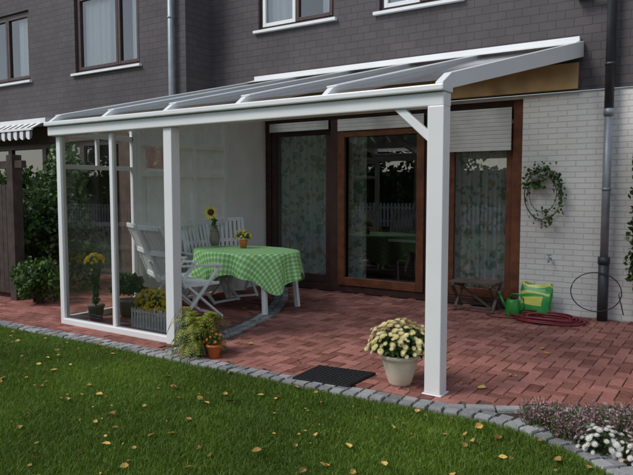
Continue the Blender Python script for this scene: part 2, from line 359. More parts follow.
# downpipes
D=empty('downpipe')
mb=MB();mb.tube([(-1.28,7.90,2.38),(-1.28,7.90,6.2)],.050,darkpipe,14);mb.tube([(-1.42,7.75,6.25),(-1.28,7.9,6.1)],.05,darkpipe,10)
for z in (2.9,4.2,5.5): mb.tube([(-1.28,7.9,z),(-1.28,7.9,z+.03)],.057,darkpipe,14);mb.box(-1.29,-1.27,7.9,8,z,z+.03,darkpipe)
mb.tube([(-1.28,7.90,3.62),(-1.36,7.90,3.70),(-1.56,7.90,3.73)],.032,darkpipe,10);mb.box(-1.66,-1.54,7.86,7.99,3.69,3.80,darkpipe)
mb.obj('upper_pipe',D,0,True)
mb=MB();mb.tube([(-1.28,7.90,.68),(-1.28,7.90,2.40)],.045,zinc,14);mb.tube([(-1.28,7.9,2.34),(-1.28,7.9,2.42)],.056,zinc,14);mb.box(-1.295,-1.265,7.9,8.02,1.5,1.53,zinc);mb.tube([(-1.28,7.9,1.5),(-1.28,7.9,1.53)],.052,zinc,14);mb.obj('middle_pipe',D,0,True)
mb=MB();mb.tube([(-1.28,7.90,0),(-1.28,7.90,.70)],.058,darkpipe,14);mb.tube([(-1.28,7.90,.66),(-1.28,7.90,.74)],.066,darkpipe,14);mb.obj('standpipe',D,0,True)
mb=MB();mb.tube([(-7.60,7.32,.0),(-7.60,7.32,6.3)],.048,zinc,14)
for z in (2.9,4.2,5.5): mb.tube([(-7.6,7.32,z),(-7.6,7.32,z+.03)],.055,zinc,14)
mb.obj('downpipe.001',None,0,True)
# ------------------------------------------------------------ veranda
V=empty('veranda')
mb=MB()
def rz(y,off=0): return 2.31+(y-4.36)*(3.20-2.31)/(7.98-4.36)+off
mb.box(-1.895,-1.77,4.30,4.425,0.012,2.10,white)
mb.box(-1.91,-1.755,4.285,4.44,0,.012,white)
mb.box(-4.635,-4.525,4.34,4.45,0,2.10,white)
mb.box(-6.36,-6.29,4.37,4.44,0,2.10,white)
mb.box(-5.475,-5.425,4.375,4.435,.07,2.09,white)
mb.bar((-2.16,4.36,2.12),(-1.87,4.36,1.86),.06,.05,white,up=(0,1,0))
mb.obj('posts',V,.006)
mb=MB()
mb.box(-6.42,-1.775,4.31,4.45,2.10,2.20,white)
mb.box(-6.43,-1.765,4.27,4.46,2.203,2.25,white)
mb.box(-6.30,-4.62,4.355,4.445,.0,.07,white)
mb.obj('front_beam_gutter',V,.010)
mb=MB()
xs=[-6.38,-5.48,-4.58,-3.68,-2.78]
for x in xs:
    mb.add([(x+s*.028,y,z) for s in (-1,1) for y,z in ((4.31,2.253),(4.40,rz(4.40)),(7.98,rz(7.98)),(7.98,rz(7.98)-.09),(4.45,rz(4.45)-.09))],[(0,1,2,3,4)[::-1],(5,6,7,8,9),(0,5,6,1)[::-1],(1,6,7,2)[::-1],(2,7,8,3)[::-1],(3,8,9,4)[::-1],(4,9,5,0)[::-1]],white)
    mb.bar((x,4.42,rz(4.42)+.008),(x,7.94,rz(7.94)+.008),.10,.014,white)
def R2(t,s): return -1.80+.19*t+s*.03
vs=[]
prof5=[(4.28,2.262),(4.42,rz(4.42)+.02),(7.98,rz(7.98)+.02),(7.98,rz(7.98)-.16),(4.28,2.20)]
for s in (-1,1):
    for y,z in prof5:
        t=(y-4.28)/3.7;vs.append((R2(t,s),y,z))
mb.add(vs,[(0,1,2,3,4)[::-1],(5,6,7,8,9),(0,5,6,1)[::-1],(1,6,7,2)[::-1],(2,7,8,3)[::-1],(3,8,9,4)[::-1],(4,9,5,0)[::-1]],white)
mb.box(-6.42,-1.62,7.93,7.99,rz(7.98)-.06,rz(7.98)+.07,white)
mb.add([(-6.40,7.66,rz(7.66)+.012),(-1.64,7.66,rz(7.66)+.012),(-1.62,7.93,rz(7.93)+.03),(-6.40,7.93,rz(7.93)+.03)],[(0,1,2,3)],white)
mb.obj('rafters',V,.004)
g=MB()
xx=xs+[-1.80]
for i in range(5):
    a=xx[i]+.03;b=xx[i+1]-.03;b2=b+(.17 if i==4 else 0)
    g.add([(a,4.40,rz(4.40)-.025),(b,4.40,rz(4.40)-.025),(b2,7.95,rz(7.95)-.025),(a,7.95,rz(7.95)-.025)],[(0,1,2,3)],roofglass)
g.obj('roof_panels',V)
g=MB()
for x0,x1 in ((-6.29,-5.475),(-5.425,-4.635)):
    g.add([(x0,4.40,.07),(x1,4.40,.07),(x1,4.40,2.1),(x0,4.40,2.1)],[(0,1,2,3)],glass2)
g.add([(-6.335,4.44,.08),(-6.335,5.42,.08),(-6.335,5.42,2.1),(-6.335,4.44,2.1)],[(0,1,2,3)],glass2)
g.add([(-6.335,4.44,2.12),(-6.335,5.42,2.12),(-6.335,5.42,rz(5.42)-.1),(-6.335,4.44,rz(4.44)-.1)],[(0,1,2,3)],glass2)
g.add([(-6.335,5.62,1.78),(-6.335,6.00,1.78),(-6.335,6.00,2.06),(-6.335,5.62,2.06)],[(0,1,2,3)],glass2)
g.obj('side_glass',V)
mb=MB()
mb.box(-6.36,-6.31,4.44,5.42,0,.08,white);mb.box(-6.36,-6.31,4.44,5.42,2.1,2.16,white);mb.box(-6.36,-6.31,5.40,5.46,0,rz(5.42)-.09,white)
mb.box(-6.355,-6.315,4.45,5.40,1.74,1.79,white);mb.box(-6.355,-6.315,4.88,4.92,1.79,2.1,white)
mb.obj('side_frame',V,.004)
# white panelled partition (flush panels between stiles, small light at the top)
mb=MB()
def sheet(y0,y1,z0,z1f,x0=-6.350,x1=-6.325):
    vs=[(x,y,z) for x in (x0,x1) for (y,z) in ((y0,z0),(y1,z0),(y1,z1f(y1)),(y0,z1f(y0)))]
    mb.add(vs,[(0,1,2,3),(4,5,6,7)[::-1],(0,4,5,1)[::-1],(1,5,6,2)[::-1],(2,6,7,3)[::-1],(3,7,4,0)[::-1]],whitewood)
top=lambda y:rz(y)-.1
sheet(5.46,5.62,.05,top);sheet(5.62,6.00,.05,lambda y:1.78);sheet(5.62,6.00,2.06,top);sheet(6.00,7.15,.05,top)
for z in (.06,1.02,1.68,2.07): mb.box(-6.325,-6.300,5.47,7.12,z,z+.07,whitewood)
for y in (5.46,6.44,7.08): mb.box(-6.345,-6.292,y,y+.07,.02,top(y),whitewood)
y=6.06
for y in (6.14,6.24,6.34,6.60,6.70,6.80,6.90,7.0): mb.box(-6.326,-6.321,y,y+.004,.14,1.0,woodfence)
mb.obj('panel_partition',V,.003)
mb=MB();vs=[]
for s in (-6.42,-6.30):
    vs+=[(s,7.17,0),(s,8.0,0),(s,8.0,rz(8.0)-.12),(s,7.17,rz(7.17)-.12)]
mb.add(vs,[(0,1,2,3),(4,5,6,7)[::-1],(0,4,5,1)[::-1],(0,3,7,4)[::-1],(3,2,6,7)[::-1]],plaster)
mb.obj('partition_wall')
# ------------------------------------------------------------ ground
mb=MB();mb.add([(-150,-150,-.06),(150,-150,-.06),(150,150,-.06),(-150,150,-.06)],[(0,1,2,3)],groundm);mb.obj('ground')
kerb=[(-9.5,3.93),(-6.85,3.95),(-5.25,3.99),(-4.24,4.0),(-3.30,3.99),(-2.36,4.0),(-1.75,4.05),(-1.35,4.07),(-1.05,4.0),(-.74,3.84),(-.42,3.58),(-.12,3.22),(.15,2.7),(.3,2.0),(.35,1.0),(.35,-4)]
pat=[(-9.5,3.98),(-6.85,4.0),(-4.24,4.05),(-2.36,4.07),(-1.66,4.16),(-.55,4.72),(.6,5.3),(3,6.0),(3,8.05),(-7.4,8.05),(-7.4,7.4),(-9.5,7.4)]
def inside(p,poly):
    x,y=p;c=False;n=len(poly)
    for i in range(n):
        x1,y1=poly[i];x2,y2=poly[(i+1)%n]
        if (y1>y)!=(y2>y) and x<(x2-x1)*(y-y1)/(y2-y1)+x1: c=not c
    return c
lawnpoly=[(k[0],k[1]-.02) for k in kerb]+[(-9.5,-4)]
mb=MB();mb.add([(x,y,-.02) for x,y in lawnpoly],[tuple(range(len(lawnpoly)))[::-1]],lawnm);mb.obj('lawn')
mb=MB();mb.add([(x,y,-.012) for x,y in pat],[tuple(range(len(pat)))],sand)
bedpoly=[(-1.66,4.16),(-1.35,4.1),(-1.05,4.02),(-.74,3.86),(-.42,3.6),(-.12,3.24),(.15,2.7),(.3,2.0),(.35,-4),(4,-4),(4,6.2),(3,5.98),(.6,5.28),(-.55,4.70)]
mb.add([(x,y,-.016) for x,y in bedpoly],[tuple(range(len(bedpoly)))[::-1]],soil);mb.obj('patio_bedding')
def arcx(y): return np.interp(y,[4.0,4.46,4.95,6.0,7.14,8.0],[-4.36,-4.37,-4.42,-4.67,-5.29,-5.95])
def pave(mb,cx,cy,w,l,ang,mat,z=0.004,h=.0035):
    ca,sa=math.cos(ang),math.sin(ang);vs=[]
    z+=random.uniform(-.002,.002);tx=random.uniform(-.02,.02);ty=random.uniform(-.02,.02)
    for (e,zz) in ((0,-.02),(0,z-h),(.004,z)):
        for sx,sy in ((-1,-1),(1,-1),(1,1),(-1,1)):
            dx=sx*(w/2-e);dy=sy*(l/2-e);vs.append((cx+dx*ca-dy*sa,cy+dx*sa+dy*ca,zz+((tx*dx+ty*dy) if zz>0 else 0)))
    fs=[(8,9,10,11)]
    for a in (0,4):
        for k in range(4): k2=(k+1)%4;fs.append((a+k,a+k2,a+4+k2,a+4+k))
    mb.add(vs,fs,mat)
mb=MB();W_=.10
for i in range(-50,90):
    for j in range(-60,80):
        k=(i-j)%4
        if k==0: cx,cy,w,l=(i+1)*W_,(j+.5)*W_,.2-.006,.1-.006
        elif k==3: cx,cy,w,l=(i+.5)*W_,(j+1)*W_,.1-.006,.2-.006
        else: continue
        X=-3+cx;Yy=5+cy
        if X<arcx(Yy)+.13 or Yy>8.03: continue
        if not inside((X,Yy-.06),pat) or not inside((X,Yy),pat): continue
        pave(mb,X+random.gauss(0,.001),Yy+random.gauss(0,.001),w,l,random.gauss(0,.006),paver)
mb.obj('brick_patio')
mb=MB()
r=0;yy=4.05
while yy<8.0:
    x=-9.5+(.1 if r%2 else 0)
    while x<-4.2:
        if x+.1<arcx(yy)-.13 and inside((x,yy-.02),pat) : pave(mb,x,yy,.194,.094,random.gauss(0,.006),paver2)
        x+=.2
    yy+=.1;r+=1
mb.obj('brick_patio.001')
def cobrow(mb,pts,off,size,step,mat,z):
    P=[Vector((a,b,0)) for a,b in pts]
    acc=0
    for i in range(len(P)-1):
        d=P[i+1]-P[i];L=d.length;d.normalize();n=Vector((-d.y,d.x,0));t=acc
        while t<L:
            p=P[i]+d*t+n*(off+random.gauss(0,.003))
            pave(mb,p.x,p.y,step-.010+random.uniform(-.012,.002),size+random.uniform(-.010,.004),math.atan2(d.y,d.x)+random.gauss(0,.03),mat,z+random.uniform(-.004,.004),.012)
            t+=step
        acc=t-L
def smooth(pts,n=3):
    for _ in range(n):
        q=[pts[0]]
        for a,b in zip(pts[:-1],pts[1:]):
            q+=[(a[0]*.75+b[0]*.25,a[1]*.75+b[1]*.25),(a[0]*.25+b[0]*.75,a[1]*.25+b[1]*.75)]
        pts=q+[pts[-1]]
    return pts
ks=smooth(kerb)
mb=MB();cobrow(mb,ks,0.0,.085,.11,cobble,.016);cobrow(mb,ks,.09,.085,.11,cobble,.010);mb.obj('cobble_kerb')
mb=MB();cobrow(mb,smooth([(-4.36,4.1),(-4.42,4.95),(-4.67,6.0),(-5.29,7.14),(-5.95,7.98)]),.05,.09,.1,cobble,.006);cobrow(mb,smooth([(-4.36,4.1),(-4.42,4.95),(-4.67,6.0),(-5.29,7.14),(-5.95,7.98)]),-.05,.09,.1,cobble,.006);mb.obj('cobble_band')
mb=MB();cobrow(mb,[(-1.62,4.14),(-.55,4.70),(.6,5.28),(3,5.98)],0,.08,.2,cobble,.014);mb.obj('patio_edging')
# ------------------------------------------------------------ grass
def grass():
    n=440000
    x=rng.uniform(-9,.3,n);y=rng.uniform(1.0,4.0,n)
    top=np.interp(x,[-9.5,-6.85,-5.25,-3.3,-2.36,-1.75,-1.35,-1.05,-.74,-.42,-.12,.15,.3],[3.93,3.95,3.99,3.99,4.0,4.04,4.04,3.98,3.84,3.58,3.2,2.7,2.0])-.04
    keep=(y<top+rng.normal(0,.014,n))
    u=(x*.834+y*.552);z=(-x*.552+y*.834)
    keep&=(z>2.6)&(u/z>-.62)&(u/z<.7)
    x=x[keep];y=y[keep];n=len(x);print('blades',n)
    patch=.5+.5*np.sin(x*3.1+1.3*np.sin(y*2.7))*np.sin(y*3.7+np.sin(x*1.9))
    h=rng.uniform(.014,.040,n)*(.75+.5*patch);w=rng.uniform(.0016,.003,n);a=rng.uniform(0,6.283,n);b=rng.uniform(0,6.283,n);bend=rng.uniform(.1,1.2,n)*h
    ca,sa=np.cos(a)*w,np.sin(a)*w;bx,by=np.cos(b)*bend,np.sin(b)*bend
    V_=np.zeros((n,5,3))
    V_[:,0]=np.stack([x-ca,y-sa,np.full(n,-.02)],1);V_[:,1]=np.stack([x+ca,y+sa,np.full(n,-.02)],1)
    V_[:,2]=np.stack([x+ca*.8+bx*.3,y+sa*.8+by*.3,h*.6-.015],1);V_[:,3]=np.stack([x-ca*.8+bx*.3,y-sa*.8+by*.3,h*.6-.015],1)
    V_[:,4]=np.stack([x+bx,y+by,h-.015],1)
    me=bpy.data.meshes.new('grass');me.vertices.add(n*5);me.vertices.foreach_set('co',V_.ravel())
    idx=np.arange(n)*5
    loops=np.stack([idx,idx+1,idx+2,idx+3,idx+3,idx+2,idx+4],1).ravel()
    me.loops.add(n*7);me.loops.foreach_set('vertex_index',loops.astype(np.int32))
    st=np.stack([np.arange(n)*7,np.arange(n)*7+4],1).ravel();me.polygons.add(n*2);me.polygons.foreach_set('loop_start',st.astype(np.int32))
    me.update(calc_edges=True);me.validate();me.materials.append(grassm)
    o=bpy.data.objects.new('grass',me);sc.collection.objects.link(o)
grass()
mb=MB()
for i in range(400):
    x=random.uniform(-7.5,-.2);y=random.uniform(1.6,3.93)
    if i>365: x=random.uniform(-6,-1);y=random.uniform(4.1,6.5)
    z=random.uniform(.004,.022) if i<=365 else .012
    s=random.uniform(.010,.034);a=random.uniform(0,6.28)
    M=Matrix.Translation((x,y,z))@Matrix.Rotation(a,4,'Z')@Matrix.Rotation(random.uniform(-.7,.7),4,'X')@Matrix.Scale(s,4)
    c_=random.uniform(.1,.5);a1=random.uniform(.35,.7);a2=random.uniform(.35,.7)
    mb.add([(-1,0,c_*.5),(-.5,-a1,c_),(.3,-a2,c_),(1,.1,c_*.7),(.3,a1,c_*1.2),(-.4,a2,c_),(0,0,0)],[(0,1,6),(1,2,6),(2,3,6),(3,4,6),(4,5,6),(5,0,6)],autumn,M)
mb.obj('fallen_leaves')
# ------------------------------------------------------------ flowers
def flower(mb,p,r,pet,core=None,n=14,layers=2,nrm=(0,0,1)):
    q=Vector((0,0,1)).rotation_difference(Vector(nrm).normalized()).to_matrix().to_4x4()
    for l in range(layers):
        vs=[(0,0,0)];fs=[];rr=r*(1-.35*l);el=.25+.6*l
        for k in range(n):
            t=2*math.pi*(k+.5*l)/n;dt=math.pi/n*.9
            i=len(vs)
            vs+=[(rr*.55*math.cos(t-dt),rr*.55*math.sin(t-dt),rr*.5*el),(rr*math.cos(t),rr*math.sin(t),rr*el*.9),(rr*.55*math.cos(t+dt),rr*.55*math.sin(t+dt),rr*.5*el)]
            fs.append((0,i,i+1,i+2))
        mb.add(vs,fs,pet,Matrix.Translation(p)@q)
    if core:
        mb.lathe([(0.001,r*.35),(r*.2,r*.33),(r*.3,r*.2),(r*.3,0)],(0,0,0),core,8,Matrix.Translation(p)@q)
def dome(mb,c,rx,rz_,nf,fr,pet,leaf,nl,core=None,ls=.04,ry=None,jit=.1):
    ry=ry or rx
    for i in range(nl):
        d=Vector(rng.normal(size=3)).normalized();d.z=abs(d.z)*1.0-.15
        k=random.uniform(.4,1.0);mb.leaf((c[0]+d.x*rx*k,c[1]+d.y*ry*k,c[2]+d.z*rz_*k),ls,leaf,nrm=d)
    for i in range(nf):
        z=1-(i+.5)/nf*1.08;th=i*2.39996+random.uniform(-.35,.35);s=math.sqrt(max(0,1-z*z))
        k=random.uniform(1-jit,1+jit);d=Vector((s*math.cos(th),s*math.sin(th),z))
        flower(mb,Vector((c[0]+d.x*rx*k,c[1]+d.y*ry*k,c[2]+d.z*rz_*k)),fr*random.uniform(.65,1.15),pet,core,nrm=d+Vector((random.gauss(0,.25),random.gauss(0,.25),.35)))
P0=empty('chrysanthemum_pot')
mb=MB();mb.lathe([(.0,0),(.085,0),(.09,.02),(.095,.03),(.115,.10),(.135,.18),(.140,.205),(.150,.21),(.152,.235),(.140,.24),(.130,.235),(.125,.20),(.0,.20)],(-2.15,4.42,.005),cream,36);mb.lathe([(.0,.205),(.127,.205)],(-2.15,4.42,.008),soil,20);mb.obj('pot',P0,0,True)
mb=MB();dome(mb,(-2.15,4.42,.29),.235,.20,200,.028,cry,leafdk,1100,ls=.05,jit=.14)
for i in range(14):
    a=random.uniform(0,6.28);mb.tube([(-2.15,4.42,.2),(-2.15+.12*math.cos(a),4.42+.12*math.sin(a),.38)],.004,stemm,5)
mb.obj('flowers',P0)
P1=empty('planter_box')
mb=MB();mb.box(-5.42,-4.86,4.60,4.76,.03,.14,whitep)
mb.box(-5.43,-4.85,4.585,4.60,.20,.225,whitep);mb.box(-5.43,-4.85,4.585,4.60,.03,.055,whitep)
x=-5.42
while x<-4.86: mb.box(x,x+.018,4.575,4.588,.03,.25,whitep);x+=.045
mb.obj('box',P1,.002)
mb=MB();dome(mb,(-5.14,4.68,.26),.30,.19,190,.032,yel,leafg,420,ry=.1);mb.obj('flowers',P1)
P2=empty('terracotta_flower_pot')
mb=MB();mb.lathe([(0,0),(.045,0),(.062,.10),(.070,.102),(.072,.125),(.062,.125),(.058,.105),(0,.105)],(-3.88,4.20,.005),terracotta,24);mb.obj('pot',P2,0,True)
mb=MB();dome(mb,(-3.88,4.20,.16),.085,.10,22,.018,orapet,leafg,160,ls=.035);mb.obj('flowers',P2)
# fern
mb=MB();mb.lathe([(0,0),(.075,0),(.09,.08),(.095,.09),(.085,.09),(0,.08)],(-4.10,4.22,.004),greypot,20)
for i in range(150):
    a=random.uniform(0,6.283);L=random.uniform(.22,.36);up=random.uniform(.06,.40);m_=leafyg if random.random()<.82 else leafg
    prev=None
    n=16;dr=random.uniform(.10,.26)
    for k in range(n+1):
        t=k/n;rr=L*(t*.85);z=.09+up*math.sin(t*2.2)-dr*t*t
        p=Vector((-4.10+rr*math.cos(a+.15*t),4.22+rr*math.sin(a+.15*t),max(z,.02)))
        if prev is not None and k>1:
            d=(p-prev).normalized();sd=d.cross(Vector((0,0,1))).normalized();w=.055*(math.sin(math.pi*min(t*1.0+.08,1)))+.008
            for s in (-1,1):
                mb.add([prev,prev+sd*s*w*.5+d*.012+Vector((0,0,-.004)),prev+sd*s*w+d*.02+Vector((0,0,-w*.3)),prev+d*.018],[(0,1,2,3)],m_)
            mb.bar(prev,p,.003,.003,stemm)
        prev=p
mb.obj('fern_plant')
P3=empty('potted_plant')
mb=MB();mb.lathe([(0,0),(.09,0),(.12,.18),(.13,.19),(.13,.21),(.115,.21),(0,.19)],(-6.02,5.05,.004),greypot,24);mb.obj('pot',P3,0,True)
mb=MB();dome(mb,(-6.02,5.05,.32),.22,.24,0,.03,yel,leafdk,520,ls=.09);mb.obj('leaves',P3)
P4=empty('yellow_flower_pot')
mb=MB();mb.lathe([(0,0),(.07,0),(.09,.15),(.10,.16),(.1,.18),(0,.16)],(-6.17,4.70,.004),greypot,24);mb.obj('pot',P4,0,True)
mb=MB()
for i in range(16):
    a=random.uniform(0,6.28);r=random.uniform(.02,.11);mb.tube([(-6.17,4.70,.15),(-6.17+r*.5*math.cos(a),4.7+r*.5*math.sin(a),.45),(-6.17+r*math.cos(a),4.7+r*math.sin(a),.68)],.004,stemm,5)
    for k in range(7): 
        z=random.uniform(.2,.6);mb.leaf((-6.17+r*math.cos(a)*z,4.7+r*math.sin(a)*z,z),.08,leafg)
dome(mb,(-6.17,4.70,.68),.11,.09,34,.03,yel,leafg,40);mb.obj('flowers',P4)
SF=empty('sunflower_vase')
mb=MB();mb.lathe([(0,0),(.05,0),(.07,.08),(.06,.18),(.035,.24),(.045,.27)],(-5.86,6.38,.765),greypot,20);mb.obj('vase',SF,0,True)
mb=MB();mb.tube([(-5.86,6.38,.85),(-5.85,6.36,1.05),(-5.83,6.30,1.2)],.007,stemm,6)
flower(mb,Vector((-5.82,6.27,1.21)),.105,yel,None,18,1,nrm=(.45,-.85,.15));mb.lathe([(0,.03),(.035,.025),(.045,0)],(0,0,0),browncore,14,Matrix.Translation((-5.815,6.262,1.215))@Vector((0,0,1)).rotation_difference(Vector((.45,-.85,.15))).to_matrix().to_4x4())
for i in range(6): mb.leaf((-5.85,6.36,.95+.04*i),.13,leafg)
mb.obj('sunflower',SF)
# table + cloth
TB=empty('garden_table')
TC=(-5.3,6.35);A_,B_=.76,.52;ZT=.745
mb=MB();seg=128;vs=[(TC[0],TC[1],ZT)];uvs=[(0,0)];fs=[]
def ringpts(s,drop,fold):
    out=[]
    for k in range(seg):
        t=2*math.pi*k/seg
        f=fold*(math.sin(t*11+1)+.6*math.sin(t*17+2)+.5*math.sin(t*5))
        dl=.37+.11*math.cos(4*(t+.5))+.02*math.sin(t*9)
        x=math.cos(t)*(A_*s+f);y=math.sin(t)*(B_*s+f)
        z=ZT-dl*drop if drop>0 else ZT+.0015*math.sin(x*19)*math.sin(y*23)
        L=1+ (dl*drop)/.6
        out.append(((TC[0]+x,TC[1]+y,z),(math.cos(t)*A_*s*L,math.sin(t)*B_*s*L)))
    return out
prof=[(.3,0,0),(.65,0,0),(.94,0,0),(1.0,.012,0),(1.02,.08,.004),(1.025,.25,.012),(1.035,.5,.022),(1.05,.75,.032),(1.06,1.0,.040)]
for s,d,fo in prof:
    for p,uv in ringpts(s,d,fo): vs.append(p);uvs.append(uv)
for k in range(seg): fs.append((0,1+k,1+(k+1)%seg))
for i in range(len(prof)-1):
    a=1+i*seg;b=a+seg
    for k in range(seg): fs.append((a+k,b+k,b+(k+1)%seg,a+(k+1)%seg))
mb.add(vs,fs,cloth);o=mb.obj('tablecloth',TB,0,True)
ul=o.data.uv_layers.new(name='UVMap')
for l in o.data.loops: ul.data[l.index].uv=uvs[l.vertex_index]
mb=MB()
for sx in (-1,1):
    for sy in (-1,1): mb.bar((TC[0]+sx*.52,TC[1]+sy*.30,.71),(TC[0]+sx*.58,TC[1]+sy*.34,0.005),.06,.05,whitep,up=(0,1,0))
    mb.box(TC[0]+sx*.53-.02,TC[0]+sx*.53+.02,TC[1]-.3,TC[1]+.3,.64,.70,whitep)
mb.box(TC[0]-.52,TC[0]+.52,TC[1]-.02,TC[1]+.02,.64,.70,whitep)
mb.obj('legs',TB,.006)
TP=empty('table_flower_pot')
mb=MB();mb.lathe([(0,0),(.04,0),(.055,.08),(.06,.1),(.05,.1),(0,.09)],(-5.42,6.45,.75),terracotta,18);mb.obj('pot',TP,0,True)
mb=MB();dome(mb,(-5.42,6.45,.88),.11,.10,34,.024,yel,leafg,120,ls=.04);mb.obj('flowers',TP)
def chair(x,y,rot,rec=.22):
    E=empty('garden_chair')
    M=T(x,y,0,rot)
    mb=MB()
    for s in (-1,1):
        mb.bar((s*.25,-.30,.012),(s*.25,.24,.60),.028,.04,whitep,up=(1,0,0),M=M)
        mb.bar((s*.22,.30,.012),(s*.22,-.20,.44),.028,.04,whitep,up=(1,0,0),M=M)
        mb.bar((s*.22,-.20,.40),(s*.22,-.20-rec*1.15,1.10),.03,.045,whitep,up=(1,0,0),M=M)
        mb.bar((s*.265,-.33,.66),(s*.265,.27,.63),.05,.022,whitep,M=M)
        mb.bar((s*.25,.24,.60),(s*.25,.20,.635),.028,.04,whitep,up=(1,0,0),M=M)
    for z,yy in ((.03,-.285),(.03,.285)):
        mb.bar((-.23,yy,z),(.23,yy,z),.03,.03,whitep,M=M)
    for k in range(8):
        yy=-.19+k*.06;mb.bar((-.215,yy,.435-.012*abs(k-3)*.3),(.215,yy,.435-.012*abs(k-3)*.3),.045,.016,whitep,M=M)
    mb.bar((-.22,-.20,.42),(-.22,.26,.42),.03,.035,whitep,M=M);mb.bar((.22,-.20,.42),(.22,.26,.42),.03,.035,whitep,M=M)
    for k in range(6):
        xx=-.165+k*.066;mb.bar((xx,-.215,.47),(xx,-.20-rec*1.08,1.06),.042,.014,whitep,up=(0,1,0),M=M)
    for z in (.48,.78,1.08):
        t=(z-.40)/.7;mb.bar((-.22,-.20-rec*1.15*t-.01,z),(.22,-.20-rec*1.15*t-.01,z),.02,.055,whitep,M=M)
    mb.obj('frame',E,.005)
chair(-5.36,5.40,-12,.28)
chair(-5.90,5.62,-30,.24)
chair(-5.98,6.45,-95,.15)
chair(-6.02,6.98,-120,.1)
# wooden slat stool
mb=MB()
for k in range(7): mb.box(-3.02,-2.44,7.56+k*.052,7.60+k*.052,.355,.375,benchm)
for x in (-2.98,-2.50):
    mb.box(x,x+.035,7.555,7.925,.32,.355,benchm)
    mb.bar((x+.0,7.58,.33),(x+.0,7.91,.01),.03,.035,benchm,up=(1,0,0));mb.bar((x+.035,7.91,.33),(x+.035,7.58,.01),.03,.035,benchm,up=(1,0,0))
mb.bar((-2.96,7.6,.06),(-2.48,7.6,.06),.025,.025,benchm);mb.bar((-2.96,7.89,.06),(-2.48,7.89,.06),.025,.025,benchm)
mb.bar((-2.97,7.745,.33),(-2.5,7.745,.02),.02,.03,benchm)
mb.obj('slatted_stool',None,.003)
M=T(-2.22,7.62,.004,160)
mb=MB();mb.lathe([(0,0),(.09,0),(.095,.02),(.085,.17),(.07,.20),(.045,.205)],(0,0,0),canm,24,M)
mb.tube([(.07,0,.05),(.16,0,.17),(.20,0,.24)],.02,canm,10,M,r2=.012);mb.lathe([(.012,0),(.035,.03),(.0,.035)],(0,0,0),canm,14,M@Matrix.Translation((.2,0,.235))@Matrix.Rotation(.6,4,'Y'))
mb.tube([(-.085,0,.05),(-.15,0,.12),(-.14,0,.22),(-.07,0,.27),(.02,0,.26),(.05,0,.20)],.011,canm,10,M)
mb.obj('watering_can',None,0,True)
mb=MB();M=T(-2.02,7.86,.004,-6)
vs=[];f1=[];f2=[]
for j in range(13):
    t=j/12
    for k in range(28):
        a=2*math.pi*k/28;w=.185*(1-.05*math.sin(t*6));d=.075*(1-t**2.2)+.006
        vs.append((w*np.sign(math.cos(a))*abs(math.cos(a))**.45,d*np.sign(math.sin(a))*abs(math.sin(a))**.6+.03*t+.008*math.sin(k*2.1+j*1.7),t*.37+.014*math.sin(k*.9+j)*(.3+t)))
for j in range(12):
    for k in range(28):
        q=(j*28+k,j*28+(k+1)%28,(j+1)*28+(k+1)%28,(j+1)*28+k)
        (f2 if ((4<=j<=6 and 17<=k<=21) or (j==8 and 16<=k<=24) or j==11) else f1).append(q)
mb.add(vs,f1+f2,bagm,M)
mb.mi(bagy)
for i in range(len(f1),len(f1)+len(f2)): mb.m[i]=1
mb.obj('soil_bag',None,0,True)
mb=MB();pts=[]
for i in range(330):
    t=i*.17;r=.30+.07*math.sin(t*.37)+.02*math.sin(t*1.7)
    pts.append((-1.80+r*1.12*math.cos(t)+.03*math.sin(t*.11*3),7.55+r*.75*math.sin(t),.018+.05*abs(math.sin(t*.13+1))*(i/330)+.004*math.sin(t*3)))
pts+=[(-2.2,7.45,.014),(-2.4,7.40,.014),(-2.5,7.5,.014)]
mb.tube(pts,.010,hosem,8);mb.obj('garden_hose',None,0,True)
mb=MB();mb.tube([(-1.34+.27*math.cos(t)*1.0,7.80+.03*math.sin(t),.345+.22*math.sin(t)) for t in np.linspace(0,6.4,50)]+[(-1.1,7.8,.34),(-1.05,7.85,.1)],.006,wirem,6);mb.obj('cable_loop',None,0,True)
mb=MB();mb.tube([(-1.90,8.02,.68),(-1.90,7.94,.68),(-1.90,7.92,.64)],.012,zinc,8);mb.tube([(-1.90,7.95,.68),(-1.90,7.95,.72)],.006,zinc,8);mb.tube([(-1.925,7.95,.725),(-1.875,7.95,.725)],.008,zinc,8);mb.obj('garden_tap',None,0,True)
WR=empty('hanging_wall_plant')
mb=MB();mb.tube([(-2.0+.22*math.cos(t),7.985,1.45+.30*math.sin(t)) for t in np.linspace(0,6.283,40)],.006,wirem,6)
mb.tube([(-2.0+.16*math.cos(t),7.98,1.46+.22*math.sin(t)) for t in np.linspace(0,6.283,40)],.004,wirem,6);mb.tube([(-2.0,7.99,1.75),(-2.0,8.02,1.80)],.005,wirem,6)
mb.lathe([(0,0),(.04,0),(.055,.08),(.0,.075)],(-2.08,7.93,1.60),greypot,14);mb.obj('wire_ring',WR,0,True)
mb=MB()
for i in range(330):
    t=rng.choice([rng.normal(2.0,.5),rng.normal(.5,.5),rng.normal(5.1,.35)],p=[.5,.33,.17]);k=rng.normal(1,.16)
    mb.leaf((-2.0+.22*k*math.cos(t),7.95-random.random()*.06,1.45+.30*k*math.sin(t)),.045,leafg if i%3 else leafdk,wid=.75)
for i in range(60): mb.leaf((-2.05+random.gauss(0,.05),7.93,1.62-random.random()*.1),.05,leafg,wid=.75)
for s in ((-.14,1.6,-.20,1.36),(.2,1.5,.24,1.22),(.0,1.3,.10,1.08)):
    for k in range(16):
        t=k/15;mb.leaf((-2.0+s[0]+(s[2]-s[0])*t+random.gauss(0,.01),7.95,s[1]+(s[3]-s[1])*t),.04,leafg,wid=.75)
mb.obj('ivy',WR)
mb=MB();vs=[(-2.93,4.46,.008),(-2.42,4.53,.008),(-2.43,4.10,.008),(-2.91,4.05,.008)]
